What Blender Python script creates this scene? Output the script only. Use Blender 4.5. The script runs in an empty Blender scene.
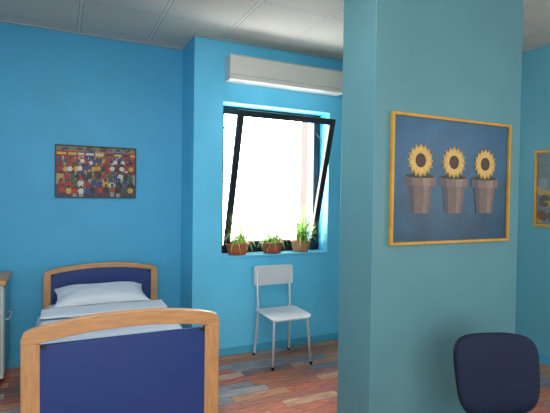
import bpy, bmesh, math, random
from mathutils import Vector, Matrix
random.seed(4)
S = bpy.context.scene
COL = S.collection
try:
    S.view_settings.view_transform = 'Standard'
    S.view_settings.look = 'None'
except Exception: pass

# ------------------------------------------------------------------ materials
def lin(c):
    return tuple(((v/12.92) if v <= 0.04045 else ((v+0.055)/1.055)**2.4) for v in [x/255 for x in c])
def mat(name, rgb, rough=0.5, metal=0.0, noise=0.0, nscale=20, bump=0.0, bscale=200, stretch=None, transl=0.0):
    m = bpy.data.materials.new(name); m.use_nodes = True
    nt = m.node_tree; b = nt.nodes['Principled BSDF']
    c = lin(rgb)
    b.inputs['Base Color'].default_value = (*c, 1)
    b.inputs['Roughness'].default_value = rough
    b.inputs['Metallic'].default_value = metal
    tc = nt.nodes.new('ShaderNodeTexCoord')
    if noise:
        n = nt.nodes.new('ShaderNodeTexNoise'); n.inputs['Scale'].default_value = nscale; n.inputs['Detail'].default_value = 4
        mp = nt.nodes.new('ShaderNodeMapping')
        if stretch: mp.inputs['Scale'].default_value = stretch
        nt.links.new(tc.outputs['Object'], mp.inputs['Vector']); nt.links.new(mp.outputs[0], n.inputs['Vector'])
        r = nt.nodes.new('ShaderNodeValToRGB')
        r.color_ramp.elements[0].position = 0.3; r.color_ramp.elements[1].position = 0.7
        r.color_ramp.elements[0].color = (*[v*(1-noise) for v in c], 1)
        r.color_ramp.elements[1].color = (*[min(1, v*(1+noise)) for v in c], 1)
        nt.links.new(n.outputs['Fac'], r.inputs['Fac']); nt.links.new(r.outputs[0], b.inputs['Base Color'])
    if bump:
        n2 = nt.nodes.new('ShaderNodeTexNoise'); n2.inputs['Scale'].default_value = bscale
        nt.links.new(tc.outputs['Object'], n2.inputs['Vector'])
        bp = nt.nodes.new('ShaderNodeBump'); bp.inputs['Strength'].default_value = bump; bp.inputs['Distance'].default_value = 0.003
        nt.links.new(n2.outputs['Fac'], bp.inputs['Height']); nt.links.new(bp.outputs[0], b.inputs['Normal'])
    if transl:
        tr = nt.nodes.new('ShaderNodeBsdfTranslucent'); tr.inputs[0].default_value = (*c, 1)
        mx = nt.nodes.new('ShaderNodeMixShader'); mx.inputs[0].default_value = transl
        nt.links.new(b.outputs[0], mx.inputs[1]); nt.links.new(tr.outputs[0], mx.inputs[2]); nt.links.new(mx.outputs[0], nt.nodes['Material Output'].inputs[0])
    return m

M = {}
M['wall'] = mat('blue_wall_paint', (100,200,236), 0.5, noise=0.05, nscale=3, bump=0.15, bscale=120)
M['wall_left'] = mat('deep_blue_wall_paint', (68,166,206), 0.55, noise=0.05, nscale=3, bump=0.15, bscale=120)
M['pillar'] = mat('teal_wall_paint', (98,149,156), 0.5, noise=0.04, nscale=3, bump=0.15, bscale=120)
M['wall_east'] = mat('light_teal_wall_paint', (98,170,186), 0.5, noise=0.04, nscale=3, bump=0.15, bscale=120)
M['beech'] = mat('beech_wood', (198,144,94), 0.4, noise=0.16, nscale=9, stretch=(1,6,6))
M['beech_v'] = mat('beech_wood_upright', (198,144,94), 0.4, noise=0.16, nscale=9, stretch=(6,6,1))
M['navy'] = mat('blue_laminate', (25,56,120), 0.45, noise=0.05, nscale=40)
M['sheet'] = mat('white_cotton', (208,215,226), 0.9, noise=0.04, nscale=6, bump=0.3, bscale=60)
M['pillow'] = mat('pillow_cotton', (222,225,230), 0.9, noise=0.03, nscale=6, bump=0.3, bscale=40)
M['black'] = mat('black_window_frame', (18,18,22), 0.35, noise=0.05, nscale=30)
M['blackpl'] = mat('black_plastic', (20,20,22), 0.45, noise=0.05, nscale=30)
M['ac'] = mat('ivory_plastic', (224,218,208), 0.5, noise=0.02, nscale=10)
M['acd'] = mat('grey_seam', (165,166,162), 0.5, noise=0.02, nscale=10)
M['chairw'] = mat('white_grey_laminate', (214,212,214), 0.4, noise=0.02, nscale=12)
M['steel'] = mat('satin_steel_tube', (222,222,222), 0.3, metal=0.4, noise=0.02, nscale=12)
M['fabric'] = mat('navy_fabric', (14,27,57), 0.8, noise=0.15, nscale=150, bump=0.4, bscale=400)
M['terra'] = mat('terracotta', (186,100,62), 0.8, noise=0.12, nscale=25)
M['wick'] = mat('red_brown_clay', (172,92,66), 0.7, noise=0.12, nscale=25)
M['cream'] = mat('sandy_clay', (190,134,98), 0.6, noise=0.1, nscale=25)
M['soil'] = mat('soil', (50,36,26), 0.95, noise=0.4, nscale=90, bump=0.6, bscale=150)
M['leaf'] = mat('green_leaf', (150,190,92), 0.5, noise=0.3, nscale=30, transl=.5)
M['leaf2'] = mat('pale_green_leaf', (206,218,156), 0.5, noise=0.25, nscale=30, transl=.5)
M['leaf3'] = mat('dark_green_leaf', (104,160,78), 0.5, noise=0.25, nscale=30, transl=.45)
M['goldf'] = mat('golden_wood_frame', (205,152,48), 0.35, noise=0.12, nscale=20)
M['darkf'] = mat('dark_wood_frame', (60,45,38), 0.4, noise=0.12, nscale=20)
M['build'] = mat('beige_render_facade', (50,38,34), 0.9, noise=0.08, nscale=4)
M['base'] = mat('blue_skirting', (74,164,198), 0.45, noise=0.04, nscale=10)
M['trim'] = mat('grey_ceiling_trim', (160,168,170), 0.5, noise=0.04, nscale=10)

def grad_mat():
    m = bpy.data.materials.new('mottled_blue_print'); m.use_nodes = True
    nt = m.node_tree; b = nt.nodes['Principled BSDF']; b.inputs['Roughness'].default_value = 0.4
    tc = nt.nodes.new('ShaderNodeTexCoord')
    n = nt.nodes.new('ShaderNodeTexNoise'); n.inputs['Scale'].default_value = 5; n.inputs['Detail'].default_value = 6
    sp = nt.nodes.new('ShaderNodeSeparateXYZ')
    nt.links.new(tc.outputs['Object'], n.inputs['Vector']); nt.links.new(tc.outputs['Object'], sp.inputs[0])
    mr = nt.nodes.new('ShaderNodeMath'); mr.operation = 'MULTIPLY_ADD'; mr.inputs[1].default_value = 0.9; mr.inputs[2].default_value = 0.02
    nt.links.new(sp.outputs['Z'], mr.inputs[0])
    ad = nt.nodes.new('ShaderNodeMath'); ad.operation = 'ADD'
    nt.links.new(mr.outputs[0], ad.inputs[0]); nt.links.new(n.outputs['Fac'], ad.inputs[1])
    r = nt.nodes.new('ShaderNodeValToRGB')
    r.color_ramp.elements[0].position = 0.1; r.color_ramp.elements[0].color = (*lin((28,62,86)), 1)
    r.color_ramp.elements[1].position = 0.95; r.color_ramp.elements[1].color = (*lin((50,104,138)), 1)
    nt.links.new(ad.outputs[0], r.inputs[0]); nt.links.new(r.outputs[0], b.inputs['Base Color'])
    return m
M['printblue'] = grad_mat()

def flat(rgb):
    k = 'paint_%d_%d_%d' % rgb
    if k not in M: M[k] = mat(k, rgb, 0.5, noise=0.12, nscale=40)
    return M[k]

def floor_mat():
    m = bpy.data.materials.new('worn_plank_floor'); m.use_nodes = True
    nt = m.node_tree; b = nt.nodes['Principled BSDF']
    N = nt.nodes.new; L = nt.links.new
    tc = N('ShaderNodeTexCoord'); sp = N('ShaderNodeSeparateXYZ'); L(tc.outputs['Object'], sp.inputs[0])
    def mth(op, a, bb=None, c=None):
        n = N('ShaderNodeMath'); n.operation = op
        for i, v in enumerate((a, bb, c)):
            if v is None: continue
            if isinstance(v, (int, float)): n.inputs[i].default_value = v
            else: L(v, n.inputs[i])
        return n.outputs[0]
    PW, PL = .105, .46
    ry = mth('DIVIDE', sp.outputs['Y'], PW)
    row = mth('FLOOR', ry)
    w1 = N('ShaderNodeTexWhiteNoise'); w1.noise_dimensions = '1D'; L(row, w1.inputs['W'])
    xx = mth('ADD', mth('DIVIDE', sp.outputs['X'], PL), mth('MULTIPLY', w1.outputs['Value'], 7.3))
    col = mth('FLOOR', xx)
    cv = N('ShaderNodeCombineXYZ'); L(col, cv.inputs[0]); L(row, cv.inputs[1])
    w2 = N('ShaderNodeTexWhiteNoise'); w2.noise_dimensions = '2D'; L(cv.outputs[0], w2.inputs['Vector'])
    r = N('ShaderNodeValToRGB'); r.color_ramp.interpolation = 'CONSTANT'
    cols = [(186,116,86),(214,150,110),(160,152,156),(208,116,84),(150,112,98),(220,170,134),(190,112,98),(184,174,170),(200,130,84),(140,138,152),(214,136,98)]
    e = r.color_ramp.elements
    while len(e) < len(cols): e.new(0.5)
    for i, c in enumerate(cols):
        e[i].position = i/len(cols); e[i].color = (*lin(c), 1)
    L(w2.outputs['Value'], r.inputs[0])
    mp = N('ShaderNodeMapping'); mp.inputs['Scale'].default_value = (3, 20, 1); L(tc.outputs['Object'], mp.inputs[0])
    n = N('ShaderNodeTexNoise'); n.inputs['Scale'].default_value = 2.5; n.inputs['Detail'].default_value = 7; L(mp.outputs[0], n.inputs['Vector'])
    r2 = N('ShaderNodeValToRGB'); r2.color_ramp.elements[0].position = .3; r2.color_ramp.elements[1].position = .72
    r2.color_ramp.elements[0].color = (.45,.40,.38,1); r2.color_ramp.elements[1].color = (1.12,1.1,1.08,1)
    L(n.outputs['Fac'], r2.inputs[0])
    mx = N('ShaderNodeMix'); mx.data_type = 'RGBA'; mx.blend_type = 'MULTIPLY'; mx.inputs[0].default_value = 1
    L(r.outputs[0], mx.inputs[6]); L(r2.outputs[0], mx.inputs[7])
    ey = mth('PINGPONG', ry, 0.5); ex = mth('PINGPONG', xx, 0.5)
    gap = mth('MINIMUM', mth('MULTIPLY', ey, PW), mth('MULTIPLY', ex, PL))
    g = mth('LESS_THAN', gap, 0.0018)
    mx2 = N('ShaderNodeMix'); mx2.data_type = 'RGBA'; L(g, mx2.inputs[0]); L(mx.outputs[2], mx2.inputs[6]); mx2.inputs[7].default_value = (.08,.05,.045,1)
    L(mx2.outputs[2], b.inputs['Base Color'])
    b.inputs['Roughness'].default_value = 0.3
    return m
M['floor'] = floor_mat()

def ceil_mat():
    m = bpy.data.materials.new('acoustic_ceiling_tiles'); m.use_nodes = True
    nt = m.node_tree; b = nt.nodes['Principled BSDF']; N = nt.nodes.new; L = nt.links.new
    tc = N('ShaderNodeTexCoord'); sp = N('ShaderNodeSeparateXYZ'); L(tc.outputs['Object'], sp.inputs[0])
    def mth(op, a, bb=None):
        n = N('ShaderNodeMath'); n.operation = op
        for i, v in enumerate((a, bb)):
            if v is None: continue
            if isinstance(v, (int, float)): n.inputs[i].default_value = v
            else: L(v, n.inputs[i])
        return n.outputs[0]
    px = mth('PINGPONG', mth('ADD', sp.outputs['X'], -0.14+6.0), 0.3)
    py = mth('PINGPONG', mth('ADD', sp.outputs['Y'], -0.10+6.0), 0.3)
    d = mth('MINIMUM', px, py)
    r = N('ShaderNodeValToRGB'); r.color_ramp.interpolation = 'CONSTANT'
    e = r.color_ramp.elements; e[0].position = 0; e[0].color = (*lin((228,222,210)), 1)
    e.new(0.010); e[1].position = 0.010; e[1].color = (*lin((104,102,100)), 1)
    e[2].position = 0.0148; e[2].color = (*lin((218,211,198)), 1)
    L(d, r.inputs[0])
    n = N('ShaderNodeTexNoise'); n.inputs['Scale'].default_value = 90; n.inputs['Detail'].default_value = 3; L(tc.outputs['Object'], n.inputs['Vector'])
    mx = N('ShaderNodeMix'); mx.data_type = 'RGBA'; mx.blend_type = 'MULTIPLY'; mx.inputs[0].default_value = .2
    L(r.outputs[0], mx.inputs[6]); L(n.outputs['Fac'], mx.inputs[7]); L(mx.outputs[2], b.inputs['Base Color'])
    b.inputs['Roughness'].default_value = .85
    return m
M['ceiling'] = ceil_mat()

def glass_mat():
    m = bpy.data.materials.new('window_glass'); m.use_nodes = True
    nt = m.node_tree; nt.nodes.remove(nt.nodes['Principled BSDF']); o = nt.nodes['Material Output']
    t = nt.nodes.new('ShaderNodeBsdfTransparent'); t.inputs[0].default_value = (.95,.96,.96,1)
    g = nt.nodes.new('ShaderNodeBsdfGlossy'); g.inputs['Roughness'].default_value = .03
    fr = nt.nodes.new('ShaderNodeFresnel'); fr.inputs[0].default_value = 1.3
    mx = nt.nodes.new('ShaderNodeMixShader')
    nt.links.new(fr.outputs[0], mx.inputs[0]); nt.links.new(t.outputs[0], mx.inputs[1]); nt.links.new(g.outputs[0], mx.inputs[2]); nt.links.new(mx.outputs[0], o.inputs[0])
    return m
M['glass'] = glass_mat()

# ------------------------------------------------------------------ helpers
NOREC = {'print'}
def finish(name, bm, mats, parent=None, loc=(0,0,0), rot=(0,0,0), smooth=False, bevel=0, bseg=2):
    me = bpy.data.meshes.new(name)
    if name not in NOREC: bmesh.ops.recalc_face_normals(bm, faces=bm.faces)
    bm.to_mesh(me); bm.free()
    if not isinstance(mats, (list, tuple)): mats = [mats]
    for m in mats: me.materials.append(m)
    o = bpy.data.objects.new(name, me); COL.objects.link(o)
    o.location = loc; o.rotation_euler = rot
    if parent: o.parent = parent
    if smooth:
        for p in me.polygons: p.use_smooth = True
    if bevel:
        mod = o.modifiers.new('bevel', 'BEVEL'); mod.width = bevel; mod.segments = bseg; mod.limit_method = 'ANGLE'
        for p in me.polygons: p.use_smooth = True
        mod.harden_normals = True
    return o
def empty(name, loc, label, cat, rot=(0,0,0), group=None):
    o = bpy.data.objects.new(name, None); COL.objects.link(o); o.location = loc; o.rotation_euler = rot
    o.empty_display_size = .1
    o['label'] = label; o['category'] = cat
    if group: o['group'] = group
    return o
def addbox(bm, x0, x1, y0, y1, z0, z1, mi=0):
    v = [bm.verts.new(p) for p in ((x0,y0,z0),(x1,y0,z0),(x1,y1,z0),(x0,y1,z0),(x0,y0,z1),(x1,y0,z1),(x1,y1,z1),(x0,y1,z1))]
    for f in ((0,3,2,1),(4,5,6,7),(0,1,5,4),(1,2,6,5),(2,3,7,6),(3,0,4,7)):
        fc = bm.faces.new([v[i] for i in f]); fc.material_index = mi
def box(name, b, m, parent=None, loc=(0,0,0), bevel=0.0, rot=(0,0,0), **k):
    bm = bmesh.new(); addbox(bm, *b); return finish(name, bm, m, parent, loc, rot, bevel=bevel, **k)
def struct(o, label=None):
    o['kind'] = 'structure'
    if label: o['label'] = label
    return o
def smoothpath(pts, n=6):
    pts = [Vector(p) for p in pts]
    out = []
    for i in range(len(pts)-1):
        p0 = pts[max(i-1,0)]; p1 = pts[i]; p2 = pts[i+1]; p3 = pts[min(i+2,len(pts)-1)]
        for k in range(n):
            t = k/n
            out.append(0.5*((2*p1)+(p2-p0)*t+(2*p0-5*p1+4*p2-p3)*t*t+(3*p1-p0-3*p2+p3)*t**3))
    out.append(pts[-1]); return out
def round_path(pts, r=0.04, n=5):
    pts = [Vector(p) for p in pts]; out = [pts[0]]
    for i in range(1, len(pts)-1):
        a, b, c = pts[i-1], pts[i], pts[i+1]
        d1 = (a-b); d2 = (c-b); rr = min(r, d1.length*.45, d2.length*.45)
        p, q = b+d1.normalized()*rr, b+d2.normalized()*rr
        for k in range(n+1):
            t = k/n; out.append((1-t)**2*p+2*t*(1-t)*b+t*t*q)
    out.append(pts[-1]); return out
def addtube(bm, path, r, seg=10, mi=0, flat_=1.0):
    path = [Vector(p) for p in path]; rings = []
    t0 = (path[1]-path[0]).normalized()
    up = Vector((0,0,1)) if abs(t0.z) < .9 else Vector((1,0,0))
    nrm = (up - t0*up.dot(t0)).normalized()
    for i, p in enumerate(path):
        t = (path[min(i+1,len(path)-1)]-path[max(i-1,0)]).normalized()
        nrm = (nrm - t*nrm.dot(t)).normalized(); bn = t.cross(nrm)
        rr = r(i/(len(path)-1)) if callable(r) else r
        rings.append([bm.verts.new(p+nrm*rr*math.cos(2*math.pi*k/seg)+bn*rr*flat_*math.sin(2*math.pi*k/seg)) for k in range(seg)])
    for a, b in zip(rings, rings[1:]):
        for k in range(seg):
            f = bm.faces.new((a[k], a[(k+1)%seg], b[(k+1)%seg], b[k])); f.smooth = True; f.material_index = mi
    bm.faces.new(rings[0][::-1]).material_index = mi; bm.faces.new(rings[-1]).material_index = mi
def tube(name, paths, r, m, parent, loc=(0,0,0), seg=10):
    bm = bmesh.new()
    for p in paths: addtube(bm, p, r, seg)
    return finish(name, bm, m, parent, loc)
def extrude_outline(bm, outline, y0, y1):
    a = [bm.verts.new((x, y0, z)) for x, z in outline]; b = [bm.verts.new((x, y1, z)) for x, z in outline]
    n = len(a)
    bm.faces.new(a); bm.faces.new(b[::-1])
    for i in range(n): bm.faces.new((a[i], b[i], b[(i+1)%n], a[(i+1)%n]))
def lathe(bm, prof, seg=28, mi=0, c=(0,0,0)):
    rings = []
    for r, z in prof:
        rings.append([bm.verts.new((c[0]+r*math.cos(2*math.pi*k/seg), c[1]+r*math.sin(2*math.pi*k/seg), c[2]+z)) for k in range(seg)])
    for a, b in zip(rings, rings[1:]):
        for k in range(seg):
            f = bm.faces.new((a[k], a[(k+1)%seg], b[(k+1)%seg], b[k])); f.smooth = True; f.material_index = mi
    if prof[0][0] > 1e-4: bm.faces.new(rings[0][::-1]).material_index = mi
    if prof[-1][0] > 1e-4: bm.faces.new(rings[-1]).material_index = mi
def rrect(w, h, r, n=6, cx=0, cz=0):
    pts = []
    for sx, sz, a0 in ((1,-1,-90),(1,1,0),(-1,1,90),(-1,-1,180)):
        for k in range(n+1):
            a = math.radians(a0+90*k/n)
            pts.append((cx+sx*(w/2-r)+r*math.cos(a), cz+sz*(h/2-r)+r*math.sin(a)))
    return pts

H = 2.95
# ------------------------------------------------------------------ room shell
WY, LY, EX = 4.0, 4.44, 4.06
SX = 1.085
struct(box('floor', (-1.7,4.3,-2.3,4.7,-.1,0), M['floor']), 'multicoloured worn wood plank floor')
struct(box('ceiling', (-1.7,4.3,-2.3,4.7,H,H+.1), M['ceiling']), 'off-white acoustic tile suspended ceiling')
struct(box('wall_recess', (-1.7,SX,LY,LY+.2,0,H), M['wall_left']), 'deep blue painted wall behind the bed')
wx0, wx1, wz0, wz1 = 1.36, 2.52, .94, 2.38
bm = bmesh.new()
addbox(bm, SX, wx0, WY, LY+.2, 0, H); addbox(bm, wx1, 4.3, WY, LY, 0, H)
addbox(bm, wx0, wx1, WY, WY+.32, 0, wz0); addbox(bm, wx0, wx1, WY, WY+.32, wz1, H)
struct(finish('wall_north', bm, M['wall']), 'bright blue painted wall around the window')
struct(box('wall_east', (EX,EX+.2,-2.3,WY,0,H), M['wall_east']), 'teal painted side wall')
struct(box('wall_west', (-1.9,-1.7,-2.3,LY+.2,0,H), M['wall_left']), 'blue painted side wall')
struct(box('wall_south', (-1.7,EX,-2.5,-2.3,0,H), M['wall_left']), 'blue painted rear wall')
PX0, PX1, PY0, PY1 = 1.55, 2.745, 2.0, 2.32
struct(box('wall_pillar', (PX0,PX1,PY0,PY1,0,H), M['pillar'], bevel=.004), 'thick teal painted pillar wall')
struct(box('baseboard_north', (SX,EX,WY-.012,WY,0,.07), M['base'], bevel=.003))
struct(box('baseboard_recess', (-1.7,SX-.012,LY-.012,LY,0,.07), M['base'], bevel=.003))
struct(box('baseboard_return', (SX-.012,SX,WY,LY-.012,0,.07), M['base'], bevel=.003))
struct(box('baseboard_east', (EX-.012,EX,-2.3,WY-.012,0,.07), M['base'], bevel=.003))
struct(box('trim_1', (wx0,wx1,WY-.012,WY+.18,wz0-.02,wz0+.002), M['wall'], bevel=.004), 'painted window sill')
struct(box('trim_2', (-1.7,SX,LY-.02,LY,H-.014,H), M['trim']))
struct(box('trim_3', (SX,EX,WY-.02,WY,H-.014,H), M['trim']))
struct(box('trim_4', (EX-.02,EX,-2.3,WY-.02,H-.014,H), M['trim']))

# window
win = bpy.data.objects.new('window_1', None); COL.objects.link(win); win.location = ((wx0+wx1)/2, WY+.18, wz0)
win['kind'] = 'structure'; win['label'] = 'black framed window with its sash tilted inward'
def ring(bm, x0, x1, z0, z1, w, y0, y1):
    addbox(bm, x0, x0+w, y0, y1, z0, z1); addbox(bm, x1-w, x1, y0, y1, z0, z1)
    addbox(bm, x0+w, x1-w, y0, y1, z0, z0+w); addbox(bm, x0+w, x1-w, y0, y1, z1-w, z1)
hw = (wx1-wx0)/2; hh = wz1-wz0
bm = bmesh.new(); ring(bm, -hw, hw, 0.003, hh, .075, 0, .06)
finish('window_frame', bm, M['black'], win, bevel=.004)
sw = hw-.07; sh = 1.32
SA = math.radians(16)
sash = bpy.data.objects.new('sash', None); COL.objects.link(sash); sash.parent = win; sash.location = (0,-.03,.07); sash.rotation_euler = (SA,0,0)
bm = bmesh.new(); ring(bm, -sw, sw, 0, sh, .058, -.022, .022)
finish('sash_frame', bm, M['black'], sash, bevel=.004)
box('glass_pane', (-sw+.05,sw-.05,-.004,.004,.05,sh-.05), M['glass'], sash)
bm = bmesh.new(); addbox(bm, -.02, .02, -.032, -.022, sh-.048, sh-.012); addtube(bm, [(0,-.032,sh-.03),(0,-.05,sh-.03),(.09,-.052,sh-.03)], .007)
finish('window_handle', bm, M['blackpl'], sash)
for s in (-1, 1):
    st = math.sin(SA); ct = math.cos(SA)
    tube('stay_arm', [[(s*(sw+.012), .02, 1.28), (s*(sw+.012), -.03-(sh-.35)*st, .07+(sh-.35)*ct)]], .004, M['blackpl'], win)

# exterior
ext = box('neighbouring_building', (-2.5,2.5,-1,1,-5,1.5), M['build'], loc=(7.76,8.6,2.0))
ext['label'] = 'pale pinkish beige facade outside the window'; ext['category'] = 'building'

# ------------------------------------------------------------------ AC unit
ac = empty('wall_air_conditioner', (2.0, WY, 2.56), 'plain cream boxy unit mounted above the window', 'air conditioner')
def acprof():
    return [(0,0),(-.13,0),(-.14,.008),(-.14,.222),(-.130,.23),(0,.23)]
bm = bmesh.new(); L_, R_ = -.625, .60
a = [bm.verts.new((L_, y, z)) for y, z in acprof()]; b = [bm.verts.new((R_, y, z)) for y, z in acprof()]
bm.faces.new(a); bm.faces.new(b[::-1])
for i in range(len(a)): bm.faces.new((a[i], b[i], b[(i+1)%len(a)], a[(i+1)%len(a)]))
finish('housing', bm, M['ac'], ac, bevel=.004)
box('front_panel', (L_+.008,R_-.008,-.143,-.139,.050,.215), M['ac'], ac, bevel=.0015)
for zz in (.046, .218):
    box('panel_seam', (L_+.010,R_-.010,-.1408,-.139,zz-.002,zz+.002), M['acd'], ac)

# ------------------------------------------------------------------ pictures
def picture(name, loc, w, h, framem, fw, label, rot=0.0):
    e = empty(name, loc, label, 'picture', rot=(0,0,rot))
    bm = bmesh.new(); ring(bm, -w/2, w/2, -h/2, h/2, fw, -.024, 0)
    finish('picture_frame', bm, framem, e, bevel=.003)
    return e
class Paint:
    def __init__(s): s.bm = bmesh.new(); s.m = []; s.d = .008
    def mi(s, m):
        if m not in s.m: s.m.append(m)
        return s.m.index(m)
    def poly(s, pts, m):
        s.d += .00003
        f = s.bm.faces.new([s.bm.verts.new((x, -s.d, z)) for x, z in pts]); f.material_index = s.mi(m)
    def rect(s, x0, x1, z0, z1, m): s.poly([(x0,z0),(x1,z0),(x1,z1),(x0,z1)], m)
    def disc(s, x, z, rx, rz, m, n=16): s.poly([(x+rx*math.cos(2*math.pi*k/n), z+rz*math.sin(2*math.pi*k/n)) for k in range(n)], m)
    def done(s, parent): return finish('print', s.bm, s.m, parent)

# generic still life: plain potted daisies on blue
def flower_print(e, w, h, bgm, cols):
    P = Paint(); P.rect(-w/2+.005, w/2-.005, -h/2+.005, h/2-.005, bgm)
    c = lambda r, g, b: flat((r, g, b))
    for fx in cols:
        x = -w/2+fx*w; zt = .01; zb = -.195
        P.poly([(x-.098,zt),(x-.070,zb),(x+.070,zb),(x+.098,zt)], c(118,98,90))
        P.poly([(x-.098,zt),(x-.070,zb),(x-.038,zb),(x-.052,zt)], c(84,78,84))
        P.poly([(x+.03,zt),(x+.02,zb),(x+.05,zb),(x+.07,zt)], c(140,116,104))
        P.rect(x-.117, x+.117, -.035, .022, c(132,108,98))
        P.rect(x-.117, x-.06, -.035, .022, c(98,86,88))
        P.rect(x+.02, x+.075, -.033, .020, c(156,130,116))
        P.disc(x, .022, .11, .012, c(60,46,42))
        fz = .112
        P.rect(x-.005, x+.005, .018, fz, c(60,92,52))
        for sg in (-1, 1):
            P.poly([(x,.022),(x+sg*.035,.020),(x+sg*.075,.062),(x+sg*.030,.052)], c(62,98,56))
        for ringn, rr, colr in ((16,.100,(196,142,62)),(14,.088,(222,180,96))):
            for k in range(ringn):
                a = 2*math.pi*(k+.5*(ringn==14))/ringn
                ca, sa = math.cos(a), math.sin(a)
                def q(r, t): return (x+ca*r-sa*t, fz+sa*r+ca*t)
                P.poly([q(.02,-.006), q(rr*.75,-.016), q(rr,0), q(rr*.75,.016), q(.02,.006)], c(*colr))
        P.disc(x, fz, .040, .041, c(64,40,32), 20)
        for k in range(14):
            a = k*2.4; P.disc(x+.033*math.cos(a)*(k/14)**.5, fz+.033*math.sin(a)*(k/14)**.5, .005, .005, c(104,66,46), 8)
    P.done(e)
e = picture('framed_flower_pot_print', (2.143, PY0-.001, 1.612), .97, .75, M['goldf'], .018,
            'golden framed blue print of three yellow flowers in clay pots')
flower_print(e, .97, .75, M['printblue'], (.227,.497,.77))
e = picture('framed_plant_print', (EX-.001, 2.43, 1.615), .72, .72, M['goldf'], .028,
            'golden framed print with yellow flowers on grey', rot=-math.pi/2)
P = Paint(); P.rect(-.35,.35,-.35,.35, flat((112,128,130)))
random.seed(9)
for k in range(60):
    P.disc(random.uniform(-.3,.3), random.uniform(-.33,.0), random.uniform(.02,.06), random.uniform(.02,.05), flat(random.choice([(206,166,60),(180,146,76),(92,84,66),(190,160,90),(120,82,52)])), 9)
for k in range(14):
    P.disc(random.uniform(-.3,.3), random.uniform(.0,.28), .05, .06, flat(random.choice([(130,148,150),(86,90,90),(70,60,54)])), 10)
P.done(e)

# naive painting: banded crowd
e = picture('crowd_painting', (.30, LY-.001, 1.705), .69, .47, M['darkf'], .008, 'colourful naive painting of a street crowd')
P = Paint(); P.rect(-.34,.34,-.23,.23, flat((56,50,46)))
random.seed(15)
P.rect(-.34,.34,.18,.23, flat((120,112,84)))
for k in range(26): P.disc(random.uniform(-.33,.33), random.uniform(.185,.222), random.uniform(.012,.028), .012, flat(random.choice([(50,70,46),(148,120,54),(40,50,70),(110,46,38)])), 9)
x = -.34
while x < .33:
    w = min(random.uniform(.05,.10), .34-x)
    P.rect(x, x+w, .05, .185, flat(random.choice([(160,36,30),(176,134,44),(34,62,116),(148,34,30),(160,60,36)])))
    P.rect(x+w*.1, x+w*.9, .150, .170, flat(random.choice([(206,170,64),(196,190,176),(36,40,56)])))
    for j in range(2): P.rect(x+w*(.15+.42*j), x+w*(.4+.42*j), .085, .135, flat(random.choice([(34,34,46),(190,176,140),(40,60,100)])))
    x += w
P.rect(-.34,.34,-.03,.055, flat((120,34,30)))
P.rect(-.34,.34,-.12,-.02, flat((150,142,130)))
P.rect(-.34,.34,-.23,-.115, flat((66,70,82)))
cl = [(170,36,30),(200,196,186),(34,62,116),(196,152,50),(28,26,32),(46,86,56),(200,196,186),(150,72,40),(156,36,30),(38,36,44)]
for row, (zb, n, s) in enumerate(((.07,18,.050),(.0,16,.060),(-.075,14,.070),(-.145,12,.078),(-.20,12,.070))):
    for k in range(n):
        x = -.32+.64*(k+.5)/n+random.uniform(-.008,.008); z = zb+random.uniform(-.01,.01)
        body = flat(random.choice(cl)); leg = flat(random.choice([(30,28,36),(44,52,88),(160,156,146),(96,36,34)]))
        zl = max(z-s*.45, -.228)
        P.rect(x-s*.20, x-s*.03, zl, z+s*.2, leg); P.rect(x+s*.03, x+s*.20, zl, z+s*.2, leg)
        P.poly([(x-s*.28,z+s*.1),(x+s*.28,z+s*.1),(x+s*.22,z+s*.8),(x-s*.22,z+s*.8)], body)
        P.poly([(x-s*.22,z+s*.78),(x-s*.44,z+s*.35),(x-s*.34,z+s*.30),(x-s*.14,z+s*.66)], body)
        P.poly([(x+s*.22,z+s*.78),(x+s*.14,z+s*.66),(x+s*.34,z+s*.30),(x+s*.44,z+s*.35)], body)
        P.disc(x, z+s*.98, s*.17, s*.21, flat(random.choice([(76,46,34),(92,58,42),(50,32,28),(130,84,62)])), 10)
        if random.random() < .4: P.poly([(x-s*.26,z+s*1.05),(x+s*.26,z+s*1.05),(x+s*.1,z+s*1.3),(x-s*.1,z+s*1.3)], flat(random.choice(cl)))
P.done(e)

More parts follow.
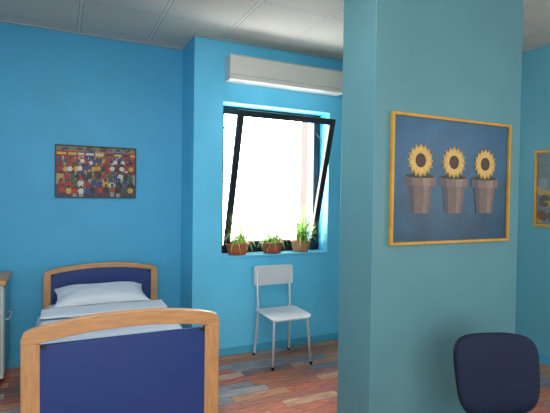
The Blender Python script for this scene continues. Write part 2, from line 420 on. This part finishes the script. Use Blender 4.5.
# ------------------------------------------------------------------ bed
BX = .320; BW = .975
bed = empty('bed', (BX, 3.40, 0), 'beech framed bed with blue head and foot panels', 'bed')
def board(name, y, ztop_mid, ztop_end, rail_h, face, gap, xo_=0.0, bw=BW, pw=.082):
    B = bpy.data.objects.new(name, None); COL.objects.link(B); B.parent = bed; B.location = (xo_, y, 0)
    hw = bw/2; n = 24
    def top(x): return ztop_end+(ztop_mid-ztop_end)*(1-(abs(x)/hw)**2.2)
    def bot(x): return ztop_end-rail_h*.95+(ztop_mid-ztop_end)*.9*(1-(x/hw)**2)
    out = []
    for k in range(n+1):
        x = -hw+2*hw*k/n; z = top(x)
        if k in (0, n): z -= .03
        out.append((x, z))
        if k == 0: out.append((-hw+.012, top(-hw+.012)-.006))
        if k == n-1: out.append((hw-.012, top(hw-.012)-.006))
    for k in range(n, -1, -1):
        x = -hw+2*hw*k/n; out.append((x, bot(x)))
    bm = bmesh.new(); extrude_outline(bm, out, -.022, .022); finish('top_rail', bm, M['beech'], B, bevel=.004, bseg=2)
    for s in (-1, 1):
        xo = s*hw; xi = s*(hw-pw)
        box('post', (min(xo,xi),max(xo,xi),-.0215,.0215,.06,bot(hw)+.012), M['beech_v'], B, bevel=.004, bseg=2)
        bm = bmesh.new(); addtube(bm, [(s*(hw-.04),-.012,.032),(s*(hw-.04),.012,.032)], .032, 20); addbox(bm, s*(hw-.04)-.012, s*(hw-.04)+.012, -.018, .018, .04, .075)
        finish('caster', bm, M['blackpl'], B)
        zk = (bot(hw)-.006) if gap else bot(hw-pw)-.012
        bm = bmesh.new(); addtube(bm, [(s*(hw-pw-.014),face*.012,zk),(s*(hw-pw-.014),face*.030,zk)], .011, 12); finish('bolt', bm, M['blackpl'], B)
    out = [(-hw+pw-.004,.22)]+[(hw-pw+.004,.22)]
    if gap:
        zt_ = bot(hw)+.002
        out += [(hw-pw+.004, zt_), (-hw+pw-.004, zt_)]
    else:
        for k in range(n, -1, -1):
            x = (-hw+pw-.004)+2*(hw-pw+.004)*k/n; out.append((x, bot(x)+.01))
    bm = bmesh.new(); extrude_outline(bm, out, -.012, .012); finish('panel', bm, M['navy'], B, bevel=.002)
    box('lower_rail', (-hw+pw-.004,hw-pw+.004,-.018,.018,.16,.23), M['beech'], B, bevel=.005)
board('footboard', -.98, .900, .843, .076, -1, True)
board('headboard', .985, .880, .822, .040, -1, False, xo_=.035, pw=.060)
bm = bmesh.new()
addbox(bm, -.46, -.43, -.95, .96, .30, .40); addbox(bm, .43, .46, -.95, .96, .30, .40)
for k in range(12): addbox(bm, -.43, .43, -.88+k*.155, -.81+k*.155, .375, .395)
finish('bed_frame', bm, M['beech'], bed, bevel=.004)

from mathutils import noise
def cloth_box(name, x0,x1,y0,y1,z0,z1, m, r=.05, wr=.006, label='', cat=''):
    bm = bmesh.new()
    bmesh.ops.create_cube(bm, size=1)
    bmesh.ops.subdivide_edges(bm, edges=bm.edges[:], cuts=18, use_grid_fill=True)
    sx, sy, sz = (x1-x0)/2, (y1-y0)/2, (z1-z0)/2
    for v in bm.verts:
        p = Vector((v.co.x*2*sx, v.co.y*2*sy, v.co.z*2*sz))
        c = Vector((max(-sx+r, min(sx-r, p.x)), max(-sy+r, min(sy-r, p.y)), max(-sz+r, min(sz-r, p.z))))
        d = p-c
        if d.length > 1e-6: p = c+d.normalized()*r
        nn = noise.noise(Vector((p.x*4, p.y*3, p.z*3)))*wr + noise.noise(Vector((p.x*11+p.y*6, p.y*9, 5)))*wr*.5
        if v.co.z > -.45: p.z += nn*1.0
        p.x += nn*.4
        v.co = p
    o = finish(name, bm, m, None, ((x0+x1)/2,(y0+y1)/2,(z0+z1)/2), smooth=True)
    s = o.modifiers.new('sub','SUBSURF'); s.levels = 1; s.render_levels = 1
    o['label'] = label; o['category'] = cat
    return o
cloth_box('mattress', -.115,.765,2.46,4.345,.402,.555, M['sheet'], label='white sheeted mattress on the bed', cat='mattress')
bm = bmesh.new(); rows = []
ys = [2.475+(3.86-2.475)*k/60 for k in range(61)]
prof = []
hwid = .455; zt = .566
for k in range(41):
    s = -1+2*k/40
    ss = s*.68
    if abs(ss) <= hwid-.03: prof.append((ss, 0))
    else:
        d = abs(ss)-(hwid-.03); a = min(d/.05, math.pi/2)
        prof.append((math.copysign(hwid-.03+.045*math.sin(a), ss), -(.045*(1-math.cos(a)))-max(0, d-.05*math.pi/2)))
for y in ys:
    row = []
    for x, z in prof:
        n1 = noise.noise(Vector((x*5, y*4, 1)))*.012+noise.noise(Vector((x*14+y*5, y*10, 3)))*.008
        row.append(bm.verts.new((.325+x+(n1*1.5 if z < -.02 else 0)*(1 if x>0 else -1)+(.008*math.sin(y*22) if z<-.05 else 0)*(1 if x>0 else -1), y, zt+z+(abs(n1)*1.4 if z > -.02 else 0)+.004)))
    rows.append(row)
for a, b in zip(rows, rows[1:]):
    for k in range(40): bm.faces.new((a[k], a[k+1], b[k+1], b[k]))
o = finish('bedspread', bm, mat('pale_blue_grey_bedspread', (202,210,222), .9, noise=.05, nscale=8, bump=.3, bscale=50), smooth=True)
sm = o.modifiers.new('sol','SOLIDIFY'); sm.thickness = .008; sm.offset = 1
o['label'] = 'pale grey blue bedspread draped over the mattress'; o['category'] = 'bedspread'
cloth_box('folded_sheet', -.13,.785,3.62,3.88,.592,.614, M['pillow'], r=.010, wr=.006, label='white sheet turned down over the bedspread', cat='sheet')
bm = bmesh.new(); bmesh.ops.create_cube(bm, size=2); bmesh.ops.subdivide_edges(bm, edges=bm.edges[:], cuts=14, use_grid_fill=True)
for v in bm.verts:
    x, y, z = v.co
    ed = (1-abs(x)**3.0)*(1-abs(y)**3.0)
    px = x*.37*(1-.08*(1-y*y))
    py = y*.215*(1-.10*(1-x*x))
    pz = z*.068*max(ed, 0)**.45+noise.noise(Vector((x*2.5, y*2.5, z)))*.012
    v.co = (px, py, pz+z*.004)
o = finish('pillow', bm, M['pillow'], None, (.32,4.10,.642), rot=(math.radians(9),0,0), smooth=True)
s = o.modifiers.new('sub','SUBSURF'); s.levels = 1; s.render_levels = 1
o['label'] = 'white pillow at the head of the bed'; o['category'] = 'pillow'

# ------------------------------------------------------------------ bedside cabinet
cab = empty('bedside_cabinet', (-.61,4.16,0), 'pale bedside cabinet with beech top beside the bed', 'cabinet')
pf = mat('pale_blue_front',(120,174,192),.45,noise=.04,nscale=10)
pw_ = mat('pale_cabinet_body',(196,200,192),.5,noise=.04,nscale=10)
box('body', (-.22,.22,-.19,.22,.08,.80), pw_, cab, bevel=.005)
box('side_panel', (.219,.226,-.165,.195,.12,.77), pf, cab, bevel=.002)
box('cabinet_top', (-.24,.24,-.225,.24,.80,.84), M['beech'], cab, bevel=.01)
for z0, z1, nm in ((.61,.77,'drawer'),(.12,.58,'door')):
    d = box(nm, (-.20,.20,-.01,.01,-(z1-z0)/2,(z1-z0)/2), pf, cab, loc=(0,-.20,(z0+z1)/2), bevel=.004)
    tube('handle', [round_path([(-.05,-.008,0),(-.05,-.035,0),(.05,-.035,0),(.05,-.008,0)], .012)], .005, M['steel'], d, loc=(0.0,0,(z1-z0)/2-.05))
tube('towel_rail', [round_path([(.225,-.12,.52),(.25,-.12,.52),(.25,.12,.52),(.225,.12,.52)], .02)], .005, M['steel'], cab)
for sx in (-1,1):
    for sy in (-1,1):
        bm = bmesh.new(); addtube(bm, [(sx*.18-.01,sy*.16,.03),(sx*.18+.01,sy*.16,.03)], .03, 18); addbox(bm, sx*.18-.008, sx*.18+.008, sy*.16-.01, sy*.16+.01, .04, .082)
        finish('caster', bm, M['blackpl'], cab)

# ------------------------------------------------------------------ white chair
ch = empty('school_chair', (1.85,3.68,0), 'white grey laminate chair on steel tube legs under the window', 'chair')
out = rrect(.41, .38, .045)
bm = bmesh.new()
n = len(out); t = []; b_ = []
for x, y in out:
    z = .452-.012*(1-(x/.2)**2)-.02*max(0, (-y-.1)/.09)**2
    t.append(bm.verts.new((x, y, z))); b_.append(bm.verts.new((x, y, z-.014)))
ct = bm.verts.new((0,0,.440)); cb = bm.verts.new((0,0,.426))
for i in range(n):
    j = (i+1)%n
    bm.faces.new((t[i],t[j],ct)); bm.faces.new((b_[j],b_[i],cb)); bm.faces.new((t[j],t[i],b_[i],b_[j]))
finish('seat', bm, M['chairw'], ch, bevel=.003)
bm = bmesh.new(); g = []
nx, nz = 16, 8
for side in (0, 1):
    gg = []
    for i in range(nx+1):
        cx = -1+2*i/nx; r = []
        for j in range(nz+1):
            cz = -1+2*j/nz
            x = cx*.205*(1-.03*(abs(cz)**8)); hz = .092*(1-.05*abs(cx)**12)
            r.append(bm.verts.new((x, .200+.022*(1-cx*cx)+(.013 if side else 0)+.006*cz, .752+cz*hz)))
        gg.append(r)
    g.append(gg)
for i in range(nx):
    for j in range(nz):
        bm.faces.new((g[0][i][j],g[0][i+1][j],g[0][i+1][j+1],g[0][i][j+1])); bm.faces.new((g[1][i][j],g[1][i][j+1],g[1][i+1][j+1],g[1][i+1][j]))
for i in range(nx):
    for j in (0, nz):
        bm.faces.new((g[0][i][j],g[1][i][j],g[1][i+1][j],g[0][i+1][j]))
for j in range(nz):
    for i in (0, nx): bm.faces.new((g[0][i][j],g[0][i][j+1],g[1][i][j+1],g[1][i][j]))
finish('backrest', bm, M['chairw'], ch, smooth=True, bevel=.002)
for s in (-1, 1):
    tube('back_leg', [smoothpath([(s*.185,.228,0),(s*.175,.20,.22),(s*.168,.187,.42),(s*.170,.195,.58),(s*.165,.220,.80)])], .0115, M['steel'], ch)
    tube('front_leg', [round_path([(s*.19,-.20,0),(s*.165,-.165,.425),(s*.165,.185,.425)], .04)], .0115, M['steel'], ch)
for pth in ([(-.168,-.14,.415),(.168,-.14,.415)], [(-.172,.186,.407),(.172,.186,.407)]):
    tube('cross_bar', [pth], .008, M['steel'], ch)
for s in (-1, 1):
    for y, x in ((.228,.185),(-.20,.19)):
        bm = bmesh.new(); lathe(bm, [(.013,.001),(.014,.02),(.012,.03)], 12, c=(s*x,y,0)); finish('foot_cap', bm, M['blackpl'], ch)

# ------------------------------------------------------------------ navy chair
oc = empty('visitor_chair', (1.93,1.36,0), 'navy upholstered visitor chair with black frame by the pillar', 'chair', rot=(0,0,math.radians(-16)))
def pad(name, w0, w1, h, th, m, loc, rot, curve=.03, ex=5):
    bm = bmesh.new(); bmesh.ops.create_cube(bm, size=2); bmesh.ops.subdivide_edges(bm, edges=bm.edges[:], cuts=14, use_grid_fill=True)
    for v in bm.verts:
        x, y, z = v.co
        q = (abs(x)**ex+abs(z)**ex)**(1/ex); mx_ = max(abs(x), abs(z), 1e-6); f = mx_/max(q, 1e-6)
        x2, z2 = x*f, z*f
        w = (w0+(w1-w0)*(z2*.5+.5))/2
        e_ = max(abs(x), abs(z)); dome = math.sqrt(max(0, 1-(e_**4)))*.75+.25
        v.co = (x2*w, y*th/2*dome-curve*(x2*x2), z2*h/2)
    return finish(name, bm, m, oc, loc, rot, smooth=True)
pad('backrest', .42, .475, .40, .06, M['fabric'], (0,.21,.618), (math.radians(-9),0,0), curve=.04, ex=4)
pad('back_shell', .41, .46, .39, .03, M['blackpl'], (0,.240,.618), (math.radians(-9),0,0), curve=.04, ex=4)
pad('seat', .47, .45, .42, .07, M['fabric'], (0,-.06,.405), (math.radians(90),0,0), curve=.0)
for s in (-1, 1):
    tube('leg_frame', [round_path([(s*.25,.26,0),(s*.235,.12,.35),(s*.235,-.12,.35),(s*.25,-.26,0)], .06), ], .013, M['blackpl'], oc)
    tube('back_upright', [smoothpath([(s*.10,.0,.36),(s*.10,.19,.365),(s*.10,.24,.43),(s*.10,.262,.58)])], .012, M['blackpl'], oc)
for yy in (.10,-.10):
    tube('cross_bar', [[(-.235,yy,.35),(.235,yy,.35)]], .012, M['blackpl'], oc)

# ------------------------------------------------------------------ plants
def blade(bm, base, ang, length, rise, droop, w, mi=0, n=7):
    d = Vector((math.cos(ang), math.sin(ang), 0)); sd = Vector((-math.sin(ang), math.cos(ang), 0))
    prev = None
    for k in range(n+1):
        t = k/n
        p = Vector(base)+d*length*t+Vector((0,0,rise*t-droop*t*t))
        ww = w*(.55+.9*t)*(1-t)**.6 if t < 1 else 0
        ww = max(ww, .0006)
        a = bm.verts.new(p-sd*ww+Vector((0,0,ww*.5))); c = bm.verts.new(p); b = bm.verts.new(p+sd*ww+Vector((0,0,ww*.5)))
        if prev:
            for q, r in ((0,1),(1,2)):
                f = bm.faces.new((prev[q], prev[r], (a,c,b)[r], (a,c,b)[q])); f.material_index = mi; f.smooth = True
        prev = (a,c,b)
def pot(name, x, r, h, m, label):
    e = empty(name, (x, WY+.062, wz0+.003), label, 'potted plant')
    bm = bmesh.new()
    lathe(bm, [(r*.66,0),(r*.74,.004),(r*.90,h*.4),(r*.97,h*.78),(r*.98,h*.80),(r*1.03,h*.81),(r*1.04,h),(r*.96,h),(r*.93,h*.85),(.0005,h*.82)])
    finish('pot', bm, m, e)
    bm = bmesh.new(); lathe(bm, [(r*.92,h*.83),(r*.6,h*.90),(.0005,h*.92)], 20); finish('soil', bm, M['soil'], e)
    return e
random.seed(21)
pi = math.pi
def leafset(e, h, items, lim=.17):
    bm = bmesh.new()
    for (cnt, bxr, a0, a1, l0, l1, r0, r1, d0, d1, w0, w1, mis) in items:
        for k in range(cnt):
            a = random.uniform(a0, a1); bx = random.uniform(-bxr,bxr); ln = random.uniform(l0,l1)
            if abs(bx+math.cos(a)*ln) > lim: ln = (lim-abs(bx))/max(.2, abs(math.cos(a)))
            blade(bm, (bx, random.uniform(-.045,.0), h), a, ln, random.uniform(r0,r1), random.uniform(d0,d1), random.uniform(w0,w1), random.choice(mis))
    finish('foliage', bm, [M['leaf'], M['leaf2'], M['leaf3']], e)
e = pot('potted_spider_plant', 1.54, .112, .11, M['terra'], 'spider plant in a wide terracotta pot on the sill')
leafset(e, .10, [(60,.07,pi*1.05,pi*1.95,.12,.20,.24,.38,.16,.36,.004,.008,(0,1,1)), (44,.06,pi*.98,pi*2.02,.04,.15,.22,.42,.0,.12,.003,.006,(0,1))], .18)
e = pot('potted_trailing_plant', 1.905, .110, .11, M['wick'], 'thin leaved plant in a reddish brown clay pot on the sill')
leafset(e, .10, [(64,.08,pi*.98,pi*2.02,.10,.20,.18,.32,.12,.30,.005,.008,(0,1,2)), (40,.07,pi*.9,pi*2.1,.04,.15,.14,.34,.0,.08,.003,.006,(0,1))], .17)
e = pot('potted_arching_plant', 2.235, .100, .12, M['cream'], 'full green arching plant in a brown clay pot on the sill')
leafset(e, .105, [(80,.06,pi*.95,pi*2.05,.08,.18,.20,.38,.06,.28,.007,.012,(0,2,0,1)), (30,.05,pi*.95,pi*2.05,.03,.12,.26,.44,.0,.10,.005,.009,(0,2,0))], .16)

# ------------------------------------------------------------------ lights
w = bpy.data.worlds.new('world'); S.world = w; w.use_nodes = True
bg = w.node_tree.nodes['Background']; bg.inputs[0].default_value = (1,.985,.965,1); bg.inputs[1].default_value = 20
def area(name, loc, rot, sx, sy, power, col):
    l = bpy.data.lights.new(name, 'AREA'); l.shape = 'RECTANGLE'; l.size = sx; l.size_y = sy; l.energy = power; l.color = col
    o = bpy.data.objects.new(name, l); COL.objects.link(o); o.location = loc; o.rotation_euler = rot
    return o
area('rear_fill_light', (.1,-2.2,1.6), (math.radians(90),0,0), 2.8, 2.2, 105, (1,.98,.95))  # added fill from behind the camera; the rear wall has no window
area('east_fill_light', (3.95,-.3,1.7), (math.radians(90),0,math.radians(90)), 1.6, 1.5, 30, (1,.98,.95))  # extra unseen fill beside the east wall, no window modelled there
area('ceiling_fill_light', (.2,1.9,2.93), (0,0,0), 1.2, 1.2, 38, (1,.99,.97))  # overhead fill added to brighten the room, not an actual fitting

# ------------------------------------------------------------------ camera
yaw, p, r = math.radians(25.5), math.radians(-1.2), math.radians(.8)
F = Vector((math.sin(yaw)*math.cos(p), math.cos(yaw)*math.cos(p), math.sin(p)))
R = Vector((math.cos(yaw), -math.sin(yaw), 0)); U = R.cross(F)
R2 = R*math.cos(r)+U*math.sin(r); U2 = U*math.cos(r)-R*math.sin(r)
cam = bpy.data.cameras.new('camera'); cam.sensor_width = 36; cam.lens = 450/550*36; cam.clip_start = .05
co = bpy.data.objects.new('camera', cam); COL.objects.link(co)
mt = Matrix((R2, U2, -F)).transposed().to_4x4(); mt.translation = Vector((0,0,1.5)); co.matrix_world = mt
S.camera = co
